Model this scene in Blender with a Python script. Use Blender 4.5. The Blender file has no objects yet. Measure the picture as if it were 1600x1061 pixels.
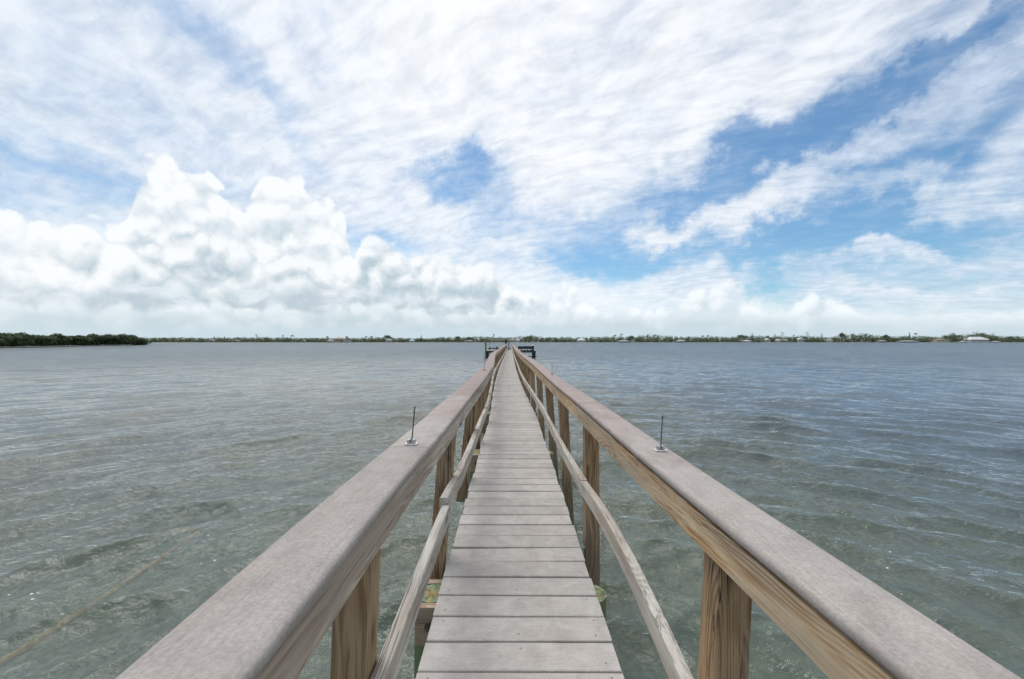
import bpy, math, random
import numpy as np
from mathutils import Vector, Matrix
random.seed(7); rng = np.random.default_rng(11)
S = bpy.context.scene
COL = S.collection
R = math.radians

# ------------------------------------------------------------------ camera
CAM_H = 2.2            # eye height above the water
DECK = CAM_H - 1.21    # top of the deck boards
FPX = 620.0
cam_d = bpy.data.cameras.new('camera'); cam = bpy.data.objects.new('camera', cam_d)
COL.objects.link(cam); S.camera = cam
cam.location = (0, 0, CAM_H); cam.rotation_euler = (R(90), 0, 0)
cam_d.sensor_width = 36; cam_d.lens = 36*FPX/1600
cam_d.shift_x = 3/1600; cam_d.shift_y = 2.5/1600
cam_d.clip_start = 0.05; cam_d.clip_end = 12000

S.view_settings.view_transform = 'Standard'; S.view_settings.look = 'None'
S.view_settings.exposure = 0.15; S.view_settings.gamma = 1.0
S.view_settings.use_curve_mapping = False

# ------------------------------------------------------------------ node helper
class G:
    def __init__(s, tree): s.t = tree; s.N = tree.nodes; s.L = tree.links
    def put(s, sock, v):
        if v is None: return
        if isinstance(v, bpy.types.NodeSocket): s.L.new(v, sock)
        elif isinstance(v, bpy.types.Node): s.L.new(v.outputs[0], sock)
        else:
            if sock.type == 'RGBA' and len(v) == 3: v = (*v, 1)
            sock.default_value = v
    def n(s, typ, ins=None, **props):
        nd = s.N.new(typ)
        for k, v in props.items(): setattr(nd, k, v)
        for k, v in (ins or {}).items(): s.put(nd.inputs[k], v)
        return nd
    def m(s, op, a, b=None, c=None, clamp=False):
        nd = s.N.new('ShaderNodeMath'); nd.operation = op; nd.use_clamp = clamp
        for i, v in enumerate((a, b, c)): s.put(nd.inputs[i], v)
        return nd.outputs[0]
    def v(s, op, a, b=None, scale=None):
        nd = s.N.new('ShaderNodeVectorMath'); nd.operation = op
        s.put(nd.inputs[0], a)
        if b is not None: s.put(nd.inputs[1], b)
        if scale is not None: s.put(nd.inputs['Scale'], scale)
        return nd.outputs['Value'] if op in ('LENGTH', 'DOT_PRODUCT', 'DISTANCE') else nd.outputs[0]
    def xyz(s, a=0.0, b=0.0, c=0.0):
        nd = s.N.new('ShaderNodeCombineXYZ')
        for i, v in enumerate((a, b, c)): s.put(nd.inputs[i], v)
        return nd.outputs[0]
    def sep(s, v):
        nd = s.N.new('ShaderNodeSeparateXYZ'); s.put(nd.inputs[0], v); return nd.outputs
    def rng(s, v, a, b, c=0.0, d=1.0, smooth=True):
        nd = s.N.new('ShaderNodeMapRange'); nd.interpolation_type = 'SMOOTHSTEP' if smooth else 'LINEAR'
        for i, q in enumerate((v, a, b, c, d)): s.put(nd.inputs[i], q)
        return nd.outputs[0]
    def noise(s, vec, scale, detail=4, rough=0.5, dist=0.0, lac=2.0, color=False):
        nd = s.n('ShaderNodeTexNoise', {'Vector': vec, 'Scale': scale, 'Detail': detail, 'Roughness': rough,
                                        'Distortion': dist, 'Lacunarity': lac})
        return nd.outputs['Color' if color else 'Fac']
    def rs(s, v, rot, sx, sy):      # turn first, then stretch
        v = s.n('ShaderNodeMapping', {'Vector': v, 'Rotation': (0, 0, R(rot))}).outputs[0]
        return s.v('MULTIPLY', v, (sx, sy, 1))
    def mix(s, f, a, b, blend='MIX'):
        nd = s.N.new('ShaderNodeMix'); nd.data_type = 'RGBA'; nd.blend_type = blend
        s.put(nd.inputs[0], f); s.put(nd.inputs[6], a); s.put(nd.inputs[7], b); return nd.outputs[2]
    def fmix(s, f, a, b):
        nd = s.N.new('ShaderNodeMix'); nd.data_type = 'FLOAT'
        s.put(nd.inputs[0], f); s.put(nd.inputs[2], a); s.put(nd.inputs[3], b); return nd.outputs[0]
    def ramp(s, f, stops, interp='LINEAR'):
        nd = s.N.new('ShaderNodeValToRGB'); cr = nd.color_ramp; cr.interpolation = interp
        while len(cr.elements) < len(stops): cr.elements.new(0.5)
        for e, (p, c) in zip(cr.elements, stops): e.position = p; e.color = (*c, 1) if len(c) == 3 else c
        s.put(nd.inputs[0], f); return nd.outputs[0]

def pix_ae(x, y):
    """direction (azimuth, elevation) of a place in the sky"""
    u = (x-797)/FPX; w = (533-y)/FPX
    return math.atan(u), math.atan(w*math.cos(math.atan(u)))

# ------------------------------------------------------------------ sky
SUN_EL = R(64); SUN_AZ = R(-28)      # azimuth from +Y towards +X
W = bpy.data.worlds.new('World'); S.world = W; W.use_nodes = True
g = G(W.node_tree); g.N.clear()
STR = 0.1
def build_sky():
    d = g.n('ShaderNodeTexCoord').outputs['Generated']
    d = g.v('NORMALIZE', d)
    x, y, z = g.sep(d)
    az = g.m('ARCTAN2', x, y)
    el = g.m('ARCSINE', z)
    sky = g.n('ShaderNodeTexSky', sky_type='NISHITA', sun_disc=False, sun_elevation=SUN_EL,
              sun_rotation=SUN_AZ, altitude=0.0, air_density=1.0, dust_density=0.6, ozone_density=2.2)
    blue = g.mix(1.0, sky.outputs[0], (0.078, 0.104, 0.112), 'MULTIPLY')   # radiance as displayed
    # flat cloud-layer coordinates (perspective of a real layer overhead)
    zz = g.m('ADD', g.m('MAXIMUM', z, 0.0), 0.22)
    P = g.xyz(g.m('DIVIDE', x, zz), g.m('DIVIDE', y, zz), 0.0)
    Pw = g.v('ADD', P, g.v('SCALE', g.v('SUBTRACT', g.noise(P, 0.9, 3, color=True), (0.5,)*3), scale=0.38))
    streakP = g.rs(Pw, -12, 1.65, 1.1)
    st = g.noise(streakP, 1.5, 7, 0.60, 0.25)
    rip = g.noise(g.rs(Pw, 24, 4.6, 11.5), 1.5, 5, 0.60, 0.3)
    fine = g.noise(g.rs(Pw, -25, 4.6, 3.0), 3.0, 7, 0.64, 0.3)
    # clear openings
    aev = g.xyz(az, el, 0)
    warp = g.v('SCALE', g.v('SUBTRACT', g.noise(d, 4.4, 6, 0.60, color=True), (0.5,)*3), scale=0.40)
    aew = g.v('ADD', aev, warp)
    tot = None
    for (px, py, rx, ry, rot, w) in [
        (705, 266, 66, 30, -8, 0.62), (590, 372, 46, 34, 20, .7), (800, 330, 120, 46, 25, .42),
        (1215, 226, 175, 42, -16, .80), (1500, 190, 250, 50, -16, .66), (1040, 288, 120, 50, -6, .62),
        (1110, 388, 260, 30, 2, .70), (1400, 345, 250, 34, -6, .40), (1570, 30, 200, 46, -22, .55),
        (1330, 300, 130, 30, -18, .52), (110, 268, 210, 36, 6, .36), (330, 90, 190, 46, 30, .24),
        (960, 360, 100, 34, 10, .45), (1400, 120, 200, 26, -22, .30), (480, 55, 120, 40, 35, .15), (900, 410, 130, 20, 0, .35), (240, 40, 160, 36, 32, .14), (380, 130, 170, 30, 35, .14),
        (1052, 322, 38, 26, 0, -.65), (1262, 322, 110, 18, -10, -.30), (1410, 385, 50, 12, -14, -.35), (1330, 120, 260, 80, -22, .30), (1080, 130, 160, 40, -20, .16), (1500, 320, 170, 24, -8, .34), (1450, 405, 200, 18, 0, .40)]:
        a0, e0 = pix_ae(px, py)
        ra = abs(pix_ae(px+rx, py)[0]-pix_ae(px-rx, py)[0])/2
        re = abs(pix_ae(px, py-ry)[1]-pix_ae(px, py+ry)[1])/2
        v = g.v('SUBTRACT', aew, (a0, e0, 0))
        v = g.n('ShaderNodeMapping', {'Vector': v, 'Rotation': (0, 0, R(rot))}).outputs[0]
        v = g.v('MULTIPLY', v, (1/ra, 1/re, 0))
        k = g.m('MULTIPLY', g.rng(g.v('LENGTH', v), 0.25, 1.75, 1.0, 0.0), w)
        tot = k if tot is None else g.m('ADD', tot, k)
    tot = g.m('MINIMUM', tot, 0.9)
    dens = g.m('ADD', 0.72, g.m('MULTIPLY', g.m('SUBTRACT', st, 0.5), 1.15))
    dens = g.m('ADD', dens, g.m('MULTIPLY', g.m('SUBTRACT', fine, 0.5), 0.80))
    dens = g.m('ADD', dens, g.m('MULTIPLY', g.m('SUBTRACT', rip, 0.5), 0.62))
    # brightness of the high layer: thin veil glows towards the sun
    sd = Vector((math.sin(SUN_AZ+R(34))*math.cos(R(52)), math.cos(SUN_AZ+R(34))*math.cos(R(52)), math.sin(R(52))))
    near = g.rng(g.v('DOT_PRODUCT', d, tuple(sd)), 0.55, 1.0, 0.0, 1.0)
    dens = g.m('SUBTRACT', g.m('ADD', dens, g.m('MULTIPLY', near, 0.16)), tot)
    alpha = g.rng(dens, -0.36, 1.06, 0.0, 1.0)
    alpha = g.m('MULTIPLY', alpha, 0.985)
    hi = g.mix(near, (0.62, 0.71, 0.82), (0.88, 0.90, 0.935))
    thick = g.rng(dens, 0.45, 1.3, 0.0, 1.0)
    hi = g.mix(g.m('MULTIPLY', thick, 0.55), hi, (0.90, 0.91, 0.925))
    rsh = g.rng(rip, 0.34, 0.62, 0.93, 1.02)
    hi = g.v('SCALE', hi, scale=rsh)
    col = g.mix(alpha, blue, hi)
    # ---------------- heaped cloud banks
    dd = g.v('ADD', d, g.v('SCALE', g.v('SUBTRACT', g.noise(d, 9.0, 4, color=True), (0.5,)*3), scale=0.075))
    def puff(v, sc=11.0, det=7):
        a = g.noise(v, sc, det, 0.60)
        b = g.n('ShaderNodeTexVoronoi', {'Vector': v, 'Scale': sc*2.2}, feature='F1').outputs['Distance']
        return g.m('ADD', g.m('SUBTRACT', a, 0.5), g.m('MULTIPLY', g.m('SUBTRACT', 0.45, b), 0.42))
    pA = puff(dd); pA1 = puff(g.v('ADD', dd, (-0.008, 0.0, 0.018)))
    relA = g.m('MULTIPLY', g.m('SUBTRACT', pA, pA1), 2.3)
    pB = g.m('SUBTRACT', g.noise(g.v('MULTIPLY', dd, (1, 1, 1.8)), 15, 5, 0.55), 0.5)
    def bank(col, pts, p0, rel, amp, lit, shade, thickness, soft, op=1.0, base=None, span=62, pk=0.09):
        fc = g.N.new('ShaderNodeFloatCurve'); c = fc.mapping.curves[0]
        P_ = [(min(max(pix_ae(a, b)[0]/R(span)/2+0.5, 0), 1), pix_ae(a, b)[1]/R(40)) for a, b in pts]
        c.points[0].location = P_[0]; c.points[1].location = P_[-1]
        for q in P_[1:-1]: c.points.new(*q)
        fc.mapping.use_clip = False; fc.mapping.update()
        g.put(fc.inputs['Value'], g.m('ADD', g.m('DIVIDE', az, 2*R(span)), 0.5, clamp=True))
        T = g.m('MULTIPLY', fc.outputs[0], R(40))
        h = g.m('SUBTRACT', g.m('ADD', T, g.m('MULTIPLY', p0, amp)), el)
        a = g.rng(h, 0.0, soft)
        s = g.rng(g.m('SUBTRACT', g.m('SUBTRACT', T, el), g.m('MULTIPLY', p0, pk)), 0.0, thickness)
        if rel is not None: s = g.m('SUBTRACT', s, rel)
        s = g.m('ADD', s, 0.0, clamp=True)
        return g.mix(g.m('MULTIPLY', a, op), col, g.mix(s, lit, shade))
    st0 = g.m('SUBTRACT', st, 0.5)
    L1 = (0.87, 0.895, 0.915); S1 = (0.53, 0.63, 0.70); S2 = (0.44, 0.54, 0.605)
    veil = [(-200, 330), (0, 300), (200, 300), (500, 345), (800, 400), (1000, 430), (1300, 440), (1600, 445), (1700, 445)]
    col = bank(col, veil, st0, None, 0.10, (0.83, 0.89, 0.92), (0.70, 0.80, 0.84), 0.2, 0.10, op=0.75)
    tower = [(-300, 330), (0, 318), (60, 325), (120, 340), (180, 350), (204, 290), (228, 246), (262, 236), (292, 250), (322, 262),
             (345, 296), (372, 312), (398, 288), (428, 258), (462, 268), (485, 300), (520, 322), (548, 372), (560, 420), (640, 470), (1700, 560)]
    col = bank(col, tower, pA, relA, 0.14, L1, S1, 0.26, 0.018)
    mid = [(-300, 400), (0, 385), (120, 372), (200, 370), (280, 350), (380, 380), (470, 400), (540, 400), (572, 352), (606, 352), (640, 386), (700, 394),
           (740, 402), (800, 430), (850, 452), (900, 458), (960, 474), (1020, 486), (1100, 500), (1700, 560)]
    col = bank(col, mid, pA, relA, 0.13, L1, S2, 0.17, 0.03, op=0.92)
    shad = [(-300, 440), (0, 425), (110, 440), (220, 420), (330, 436), (440, 428), (560, 440), (680, 450), (800, 478), (960, 500), (1700, 520)]
    col = bank(col, shad, pB, None, 0.10, (0.72, 0.79, 0.835), (0.49, 0.575, 0.63), 0.075, 0.05, op=0.85, pk=.3)
    lowl = [(-300, 470), (0, 462), (120, 474), (260, 466), (420, 474), (560, 470), (680, 478), (800, 482), (900, 488), (1700, 520)]
    col = bank(col, lowl, pA, relA, 0.07, (0.80, 0.86, 0.89), (0.60, 0.69, 0.73), 0.08, 0.02, op=0.8)
    low = [(-300, 500), (0, 500), (560, 490), (680, 480), (800, 470), (880, 452), (930, 474), (985, 468), (1020, 482),
           (1065, 458), (1130, 440), (1180, 458), (1240, 478), (1282, 450), (1312, 462), (1360, 480), (1430, 476), (1500, 482), (1600, 478), (1700, 476)]
    col = bank(col, low, pA, relA, 0.10, (0.86, 0.905, 0.93), (0.62, 0.71, 0.765), 0.085, 0.022, op=0.85)
    low2 = [(-300, 480), (0, 472), (300, 480), (600, 482), (900, 488), (1200, 486), (1500, 490), (1700, 490)]
    col = bank(col, low2, pA, None, 0.05, (0.67, 0.745, 0.785), (0.50, 0.595, 0.645), 0.06, 0.02, op=0.7)
    # pale air near the horizon
    hz = g.rng(el, R(0.0), R(3.6), 0.85, 0.0)
    col = g.mix(hz, col, (0.545, 0.655, 0.715))
    # under the horizon (never seen: water everywhere)
    col = g.mix(g.rng(el, R(-1.5), R(-0.4), 1.0, 0.0), col, (0.30, 0.38, 0.40))
    bg = g.n('ShaderNodeBackground', {'Color': g.v('SCALE', col, scale=1/STR), 'Strength': STR})
    g.L.new(bg.outputs[0], g.n('ShaderNodeOutputWorld').inputs[0])
build_sky()
W.cycles.sampling_method = 'MANUAL'; W.cycles.sample_map_resolution = 512

sun_d = bpy.data.lights.new('sun', 'SUN'); sun = bpy.data.objects.new('sun', sun_d); COL.objects.link(sun)
sun_d.energy = 2.1; sun_d.angle = R(38); sun_d.color = (1.0, 0.965, 0.91)
sv = Vector((math.sin(SUN_AZ)*math.cos(SUN_EL), math.cos(SUN_AZ)*math.cos(SUN_EL), math.sin(SUN_EL)))
sun.rotation_euler = sv.to_track_quat('Z', 'Y').to_euler()

# ------------------------------------------------------------------ object helpers
def tag(o, label=None, cat=None, group=None, kind=None):
    if label: o['label'] = label
    if cat: o['category'] = cat
    if group: o['group'] = group
    if kind: o['kind'] = kind
    return o
def empty(name, loc=(0, 0, 0), rz=0, **k):
    o = bpy.data.objects.new(name, None); COL.objects.link(o); o.location = loc; o.rotation_euler = (0, 0, rz)
    o.empty_display_size = 0.2
    return tag(o, **k)
class MB:
    """collects vertices and faces"""
    def __init__(s): s.v = []; s.f = []; s.mi = []; s.sm = []
    def add(s, vs, fs, mi=0, smooth=False):
        b = len(s.v); s.v += [tuple(p) for p in vs]
        s.f += [tuple(i+b for i in f) for f in fs]; s.mi += [mi]*len(fs); s.sm += [smooth]*len(fs); return s
    def box(s, x0, x1, y0, y1, z0, z1, mi=0):
        vs = [(x, y, z) for z in (z0, z1) for y in (y0, y1) for x in (x0, x1)]
        return s.add(vs, [(0, 2, 3, 1), (4, 5, 7, 6), (0, 1, 5, 4), (2, 6, 7, 3), (0, 4, 6, 2), (1, 3, 7, 5)], mi)
    def cyl(s, c, r0, r1, z0, z1, n=12, mi=0, axis='z', smooth=True, cap=True):
        vs = []
        for (r, zz) in ((r0, z0), (r1, z1)):
            for i in range(n):
                a = 2*math.pi*i/n; p = (r*math.cos(a), r*math.sin(a), zz)
                if axis == 'y': p = (p[0], p[2], p[1])
                if axis == 'x': p = (p[2], p[0], p[1])
                vs.append((c[0]+p[0], c[1]+p[1], c[2]+p[2]))
        s.add(vs, [(i, (i+1) % n, n+(i+1) % n, n+i) for i in range(n)], mi, smooth)
        if cap: s.add([vs[i] for i in range(n)], [tuple(range(n))[::-1]], mi); s.add([vs[n+i] for i in range(n)], [tuple(range(n))], mi)
        return s
    def tube(s, pts, r, n=6, mi=0, r1=None):
        pts = [Vector(p) for p in pts]; m = len(pts); vs = []
        for i, p in enumerate(pts):
            t = (pts[min(i+1, m-1)]-pts[max(i-1, 0)]).normalized()
            a = t.cross(Vector((0, 0, 1)) if abs(t.z) < 0.9 else Vector((1, 0, 0))).normalized(); b = t.cross(a)
            rr = r if r1 is None else r+(r1-r)*i/(m-1)
            for k in range(n):
                q = p+a*rr*math.cos(2*math.pi*k/n)+b*rr*math.sin(2*math.pi*k/n); vs.append(q)
        s.add(vs, [(i*n+k, i*n+(k+1) % n, (i+1)*n+(k+1) % n, (i+1)*n+k) for i in range(m-1) for k in range(n)], mi, True)
        s.add(vs[:n], [tuple(range(n))], mi); s.add(vs[-n:], [tuple(range(n))[::-1]], mi); return s
    def mesh(s, name, mats):
        me = bpy.data.meshes.new(name); me.from_pydata(s.v, [], s.f)
        for m in (mats if isinstance(mats, (list, tuple)) else [mats]): me.materials.append(m)
        me.polygons.foreach_set('material_index', s.mi); me.polygons.foreach_set('use_smooth', s.sm)
        me.update(); return me
    def obj(s, name, mats, parent=None, loc=(0, 0, 0), **k):
        return link(name, s.mesh(name, mats), parent, loc, **k)
def link(name, me, parent=None, loc=(0, 0, 0), rot=(0, 0, 0), **k):
    o = bpy.data.objects.new(name, me); COL.objects.link(o); o.parent = parent
    o.location = loc; o.rotation_euler = rot; return tag(o, **k)

def sweep(pts, prof):
    """solid board along a path (mesh relative to its first point); prof = closed section (lateral, up)"""
    m = MB(); P0 = Vector(pts[0]); pts = [Vector(p)-P0 for p in pts]; n = len(prof); vs = []
    for i, p in enumerate(pts):
        t = pts[min(i+1, len(pts)-1)]-pts[max(i-1, 0)]; t.z = 0; t.normalize()
        lat = Vector((t.y, -t.x, 0))
        for (u, w) in prof: vs.append(p+lat*u+Vector((0, 0, w)))
    fs = [(i*n+k, (i+1)*n+k, (i+1)*n+(k+1) % n, i*n+(k+1) % n) for i in range(len(pts)-1) for k in range(n)]
    m.add(vs, fs); m.add(vs[:n], [tuple(range(n))]); m.add(vs[-n:], [tuple(range(n))[::-1]])
    return m, P0
def rect(u0, u1, w0, w1, b=0.004):
    return [(u0+b, w0), (u1-b, w0), (u1, w0+b), (u1, w1-b), (u1-b*.3, w1-b*.3), (u1-b, w1), (u0+b, w1), (u0+b*.3, w1-b*.3), (u0, w1-b), (u0, w0+b)]

# ------------------------------------------------------------------ materials
def newmat(name):
    m = bpy.data.materials.new(name); m.use_nodes = True; m.node_tree.nodes.clear(); return m, G(m.node_tree)
def out(g, sh, vol=None): g.L.new(sh.outputs[0] if isinstance(sh, bpy.types.Node) else sh, g.n('ShaderNodeOutputMaterial').inputs[0])
def pbsdf(g, col, rough=0.7, normal=None, spec=0.35, metal=0.0, **k):
    ins = {'Base Color': col, 'Roughness': rough, 'Specular IOR Level': spec, 'Metallic': metal}
    if normal is not None: ins['Normal'] = normal
    ins.update(k); return g.n('ShaderNodeBsdfPrincipled', ins)
def bump(g, h, dist, strength=1.0, normal=None):
    ins = {'Height': h, 'Distance': dist, 'Strength': strength}
    if normal is not None: ins['Normal'] = normal
    return g.n('ShaderNodeBump', ins).outputs[0]
def plain(name, col, rough=0.7, var=0.15, scale=8, metal=0.0, bmp=0.0):
    m, g = newmat(name)
    o = g.n('ShaderNodeTexCoord').outputs['Object']
    nz = g.noise(o, scale, 5, 0.6)
    c = g.v('SCALE', col, scale=g.rng(nz, 0.25, 0.75, 1-var, 1+var, False))
    out(g, pbsdf(g, c, rough, metal=metal, normal=bump(g, nz, bmp) if bmp else None)); return m

def wood(name, axis, light, mid, dark, rings=95, crack=0.5, knots=True, gloss=0.7, patch=None, greenz=None, kscale=1.0, sharp=0.5, off=(0.02, 0.05), fibre=1.0):
    m, g = newmat(name)
    o = g.n('ShaderNodeTexCoord').outputs['Object']
    rnd = g.n('ShaderNodeObjectInfo').outputs['Random']
    x, y, z = g.sep(o)
    L, a, b = {'x': (x, y, z), 'y': (y, x, z), 'z': (z, x, y)}[axis]
    L = g.m('ADD', L, g.m('MULTIPLY', rnd, 37.0))
    lo = g.xyz(g.m('MULTIPLY', L, 1.6), g.m('MULTIPLY', a, 5), g.m('MULTIPLY', b, 5))
    w = g.v('SCALE', g.v('SUBTRACT', g.noise(lo, 1.0, 2, 0.5, color=True), (0.5,)*3), scale=0.11)
    wa, wb, wc = g.sep(w)
    wa = g.m('ADD', wa, g.m('MULTIPLY', g.m('SINE', g.m('MULTIPLY', rnd, 77.0)), 0.035)); wb = g.m('ADD', wb, g.m('MULTIPLY', g.m('SINE', g.m('MULTIPLY', rnd, 131.0)), 0.035))
    ra = g.m('ADD', g.m('ADD', a, wa), off[0]); rb = g.m('ADD', g.m('ADD', b, wb), off[1])
    r = g.m('SQRT', g.m('ADD', g.m('POWER', ra, 2.0), g.m('POWER', rb, 2.0)))
    # knots: sparse cells, grain flows round them
    kv = g.xyz(g.m('MULTIPLY', L, 3.6*kscale), g.m('MULTIPLY', a, 8.5), g.m('MULTIPLY', b, 8.5))
    vn = g.n('ShaderNodeTexVoronoi', {'Vector': kv, 'Scale': 1.0, 'Randomness': 1.0}, feature='F1')
    kd = vn.outputs['Distance']
    if knots:
        infl = g.rng(kd, 0.0, 0.42, 1.0, 0.0)
        r = g.m('ADD', r, g.m('MULTIPLY', g.m('POWER', infl, 2.0), 0.045))
    fib = g.noise(g.xyz(g.m('MULTIPLY', L, 4.0), g.m('MULTIPLY', a, 260), g.m('MULTIPLY', b, 260)), 1.0, 4, 0.6)
    fib2 = g.noise(g.xyz(g.m('MULTIPLY', L, 7.0), g.m('MULTIPLY', a, 90), g.m('MULTIPLY', b, 90)), 1.0, 4, 0.6)
    ring = g.m('FRACT', g.m('ADD', g.m('MULTIPLY', r, rings), g.m('MULTIPLY', fib2, 0.25)))
    ring = g.m('MULTIPLY', g.rng(ring, 0.0, 1-sharp*.5), g.rng(ring, 1-sharp*.35, 1.0, 1.0, 0.0))   # slow rise, quick fall
    rmask = g.rng(g.noise(g.xyz(g.m('MULTIPLY', L, 2.2), g.m('MULTIPLY', a, 16), g.m('MULTIPLY', b, 16)), 1.0, 2), 0.36, 0.6, 0.12, 1.0)
    ring = g.m('MULTIPLY', ring, rmask, clamp=True)
    tone = g.noise(g.xyz(g.m('MULTIPLY', L, 1.3), g.m('MULTIPLY', a, 9), g.m('MULTIPLY', b, 9)), 1.0, 4, 0.6)
    t = g.m('ADD', g.m('MULTIPLY', ring, 0.55), g.m('MULTIPLY', g.m('SUBTRACT', fib, 0.45), 1.1*fibre))
    t = g.m('ADD', t, g.m('MULTIPLY', g.m('SUBTRACT', fib2, 0.5), 0.7*fibre))
    col = g.ramp(t, [(0.0, light), (0.45, mid), (1.0, dark)])
    if patch: col = g.mix(g.rng(tone, 0.42, 0.64, 0.0, 0.9), col, g.mix(0.5, col, g.mix(0.4, patch, col, 'MULTIPLY')))
    col = g.v('SCALE', col, scale=g.rng(tone, 0.3, 0.7, 1.12, 0.84, False))
    if knots:
        kc = g.rng(kd, 0.06, 0.135, 1.0, 0.0)
        halo = g.rng(kd, 0.10, 0.26, 1.0, 0.0)
        col = g.mix(g.m('MULTIPLY', halo, 0.5), col, tuple(q*0.75 for q in mid))
        col = g.mix(g.m('MULTIPLY', kc, 0.9), col, (0.055, 0.030, 0.018))
    ck = g.noise(g.xyz(g.m('MULTIPLY', L, 1.1), g.m('MULTIPLY', a, 42), g.m('MULTIPLY', b, 42)), 1.0, 3, 0.55, 0.3)
    cm = g.m('MULTIPLY', g.rng(g.m('ABSOLUTE', g.m('SUBTRACT', ck, 0.5)), 0.0, 0.020, 1.0, 0.0),
             g.rng(g.noise(g.xyz(g.m('MULTIPLY', L, 1.5), g.m('MULTIPLY', a, 14), g.m('MULTIPLY', b, 14)), 1.0, 2), 0.46, 0.56))
    cm = g.m('MULTIPLY', cm, crack)
    col = g.mix(g.m('MULTIPLY', cm, 0.9), col, (0.022, 0.016, 0.012))
    if greenz is not None:
        pz = g.sep(g.n('ShaderNodeNewGeometry').outputs['Position'])[2]
        gz = g.m('ADD', pz, g.m('MULTIPLY', g.m('SUBTRACT', fib2, 0.5), 0.5))
        col = g.mix(g.rng(gz, greenz[0], greenz[1], 0.8, 0.0), col, g.mix(fib, (0.13, 0.21, 0.10), (0.05, 0.09, 0.035)))
        col = g.mix(g.rng(gz, 0.02, 0.35, 0.85, 0.0), col, (0.02, 0.028, 0.018))
    h = g.m('SUBTRACT', g.m('SUBTRACT', g.m('MULTIPLY', ring, 0.35), g.m('MULTIPLY', cm, 2.0)), g.m('MULTIPLY', fib, 0.9))
    nrm = bump(g, h, 0.0022, 0.9)
    out(g, pbsdf(g, col, gloss, nrm, 0.25)); return m

def composite(name, base, warm, axis='x', dirt=0.2, spots=True, ystain=None):
    m, g = newmat(name)
    o = g.n('ShaderNodeTexCoord').outputs['Object']; oi = g.n('ShaderNodeObjectInfo').outputs['Random']
    pos = g.n('ShaderNodeNewGeometry').outputs['Position']
    o = g.v('ADD', o, g.xyz(g.m('MULTIPLY', oi, 31.0), g.m('MULTIPLY', oi, 17.0), 0))
    x, y, z = g.sep(o)
    L, a = (x, y) if axis == 'x' else (y, x)
    gr = g.noise(g.xyz(g.m('MULTIPLY', L, 9), g.m('MULTIPLY', a, 240), g.m('MULTIPLY', z, 240)), 1.0, 5, 0.62, 0.4)
    gr2 = g.noise(g.xyz(g.m('MULTIPLY', L, 3), g.m('MULTIPLY', a, 34), 0), 1.0, 4, 0.6, 1.2)
    spk = g.noise(o, 170, 4, 0.75)
    blot = g.noise(pos, 3.1, 5, 0.6, 0.6)
    blot2 = g.noise(pos, 11.0, 5, 0.62, 0.8)
    f = g.rng(blot, 0.42, 0.62, 0, 1)
    if ystain:   # boards still reddish further out, bleached grey where people stand
        f = g.m('MULTIPLY', f, 0.25)
        f = g.m('ADD', f, g.rng(g.m('ADD', g.sep(pos)[1], g.m('MULTIPLY', g.m('SUBTRACT', blot, 0.5), 3.5)), ystain[0], ystain[1]), clamp=True)
    col = g.mix(f, base, warm)
    col = g.v('SCALE', col, scale=g.rng(blot2, 0.3, 0.7, 1+dirt*.5, 1-dirt*.6, False))
    col = g.v('SCALE', col, scale=g.rng(gr, 0.25, 0.75, 0.87, 1.11, False))
    col = g.v('SCALE', col, scale=g.rng(gr2, 0.3, 0.7, 0.965, 1.03, False))
    col = g.v('SCALE', col, scale=g.rng(spk, 0.3, 0.7, 0.80, 1.19, False))
    col = g.v('SCALE', col, scale=g.m('ADD', 0.90, g.m('MULTIPLY', oi, 0.16)))
    if spots:
        vo = g.n('ShaderNodeTexVoronoi', {'Vector': g.v('ADD', pos, g.v('SCALE', g.noise(pos, 60, 2, color=True), scale=0.012)), 'Scale': 9.0}, feature='F1')
        sel = g.m('GREATER_THAN', g.sep(vo.outputs['Color'])[0], 0.80)
        sp = g.m('MULTIPLY', g.rng(vo.outputs['Distance'], 0.022, 0.050, 1.0, 0.0), sel)
        col = g.mix(g.m('MULTIPLY', sp, 0.85), col, (0.74, 0.73, 0.70))
        sel2 = g.m('LESS_THAN', g.sep(vo.outputs['Color'])[1], 0.10)
        sp2 = g.m('MULTIPLY', g.rng(vo.outputs['Distance'], 0.015, 0.040, 1.0, 0.0), sel2)
        col = g.mix(g.m('MULTIPLY', sp2, 0.7), col, (0.12, 0.10, 0.09))
    h = g.m('ADD', g.m('MULTIPLY', gr, 0.6), g.m('MULTIPLY', spk, 0.4))
    out(g, pbsdf(g, col, 0.78, bump(g, h, 0.0012, 0.8), 0.22)); return m

M = {}
M['plank'] = composite('plank_composite', (0.432, 0.398, 0.368), (0.400, 0.366, 0.338), 'x', 0.24, spots=False)
M['cap'] = composite('cap_composite', (0.350, 0.316, 0.290), (0.300, 0.240, 0.220), 'y', 0.22, ystain=(1.0, 3.2))
M['screw'] = plain('screw_head', (0.10, 0.09, 0.08), 0.5)
M['fascia_r'] = wood('rail_wood_warm', 'y', (0.61, 0.48, 0.32), (0.46, 0.275, 0.135), (0.16, 0.078, 0.036), rings=120, crack=0.45, patch=(0.50, 0.46, 0.41), sharp=0.85, kscale=1.0)
M['fascia_l'] = wood('rail_wood_grey', 'y', (0.56, 0.49, 0.405), (0.42, 0.345, 0.27), (0.19, 0.14, 0.10), rings=95, crack=0.5, patch=(0.38, 0.27, 0.19), kscale=0.8)
M['mid'] = wood('rail_wood_silver', 'y', (0.60, 0.56, 0.50), (0.46, 0.42, 0.37), (0.24, 0.205, 0.17), rings=150, crack=0.6, patch=(0.50, 0.38, 0.27), knots=True, kscale=0.7, fibre=1.3)
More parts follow.
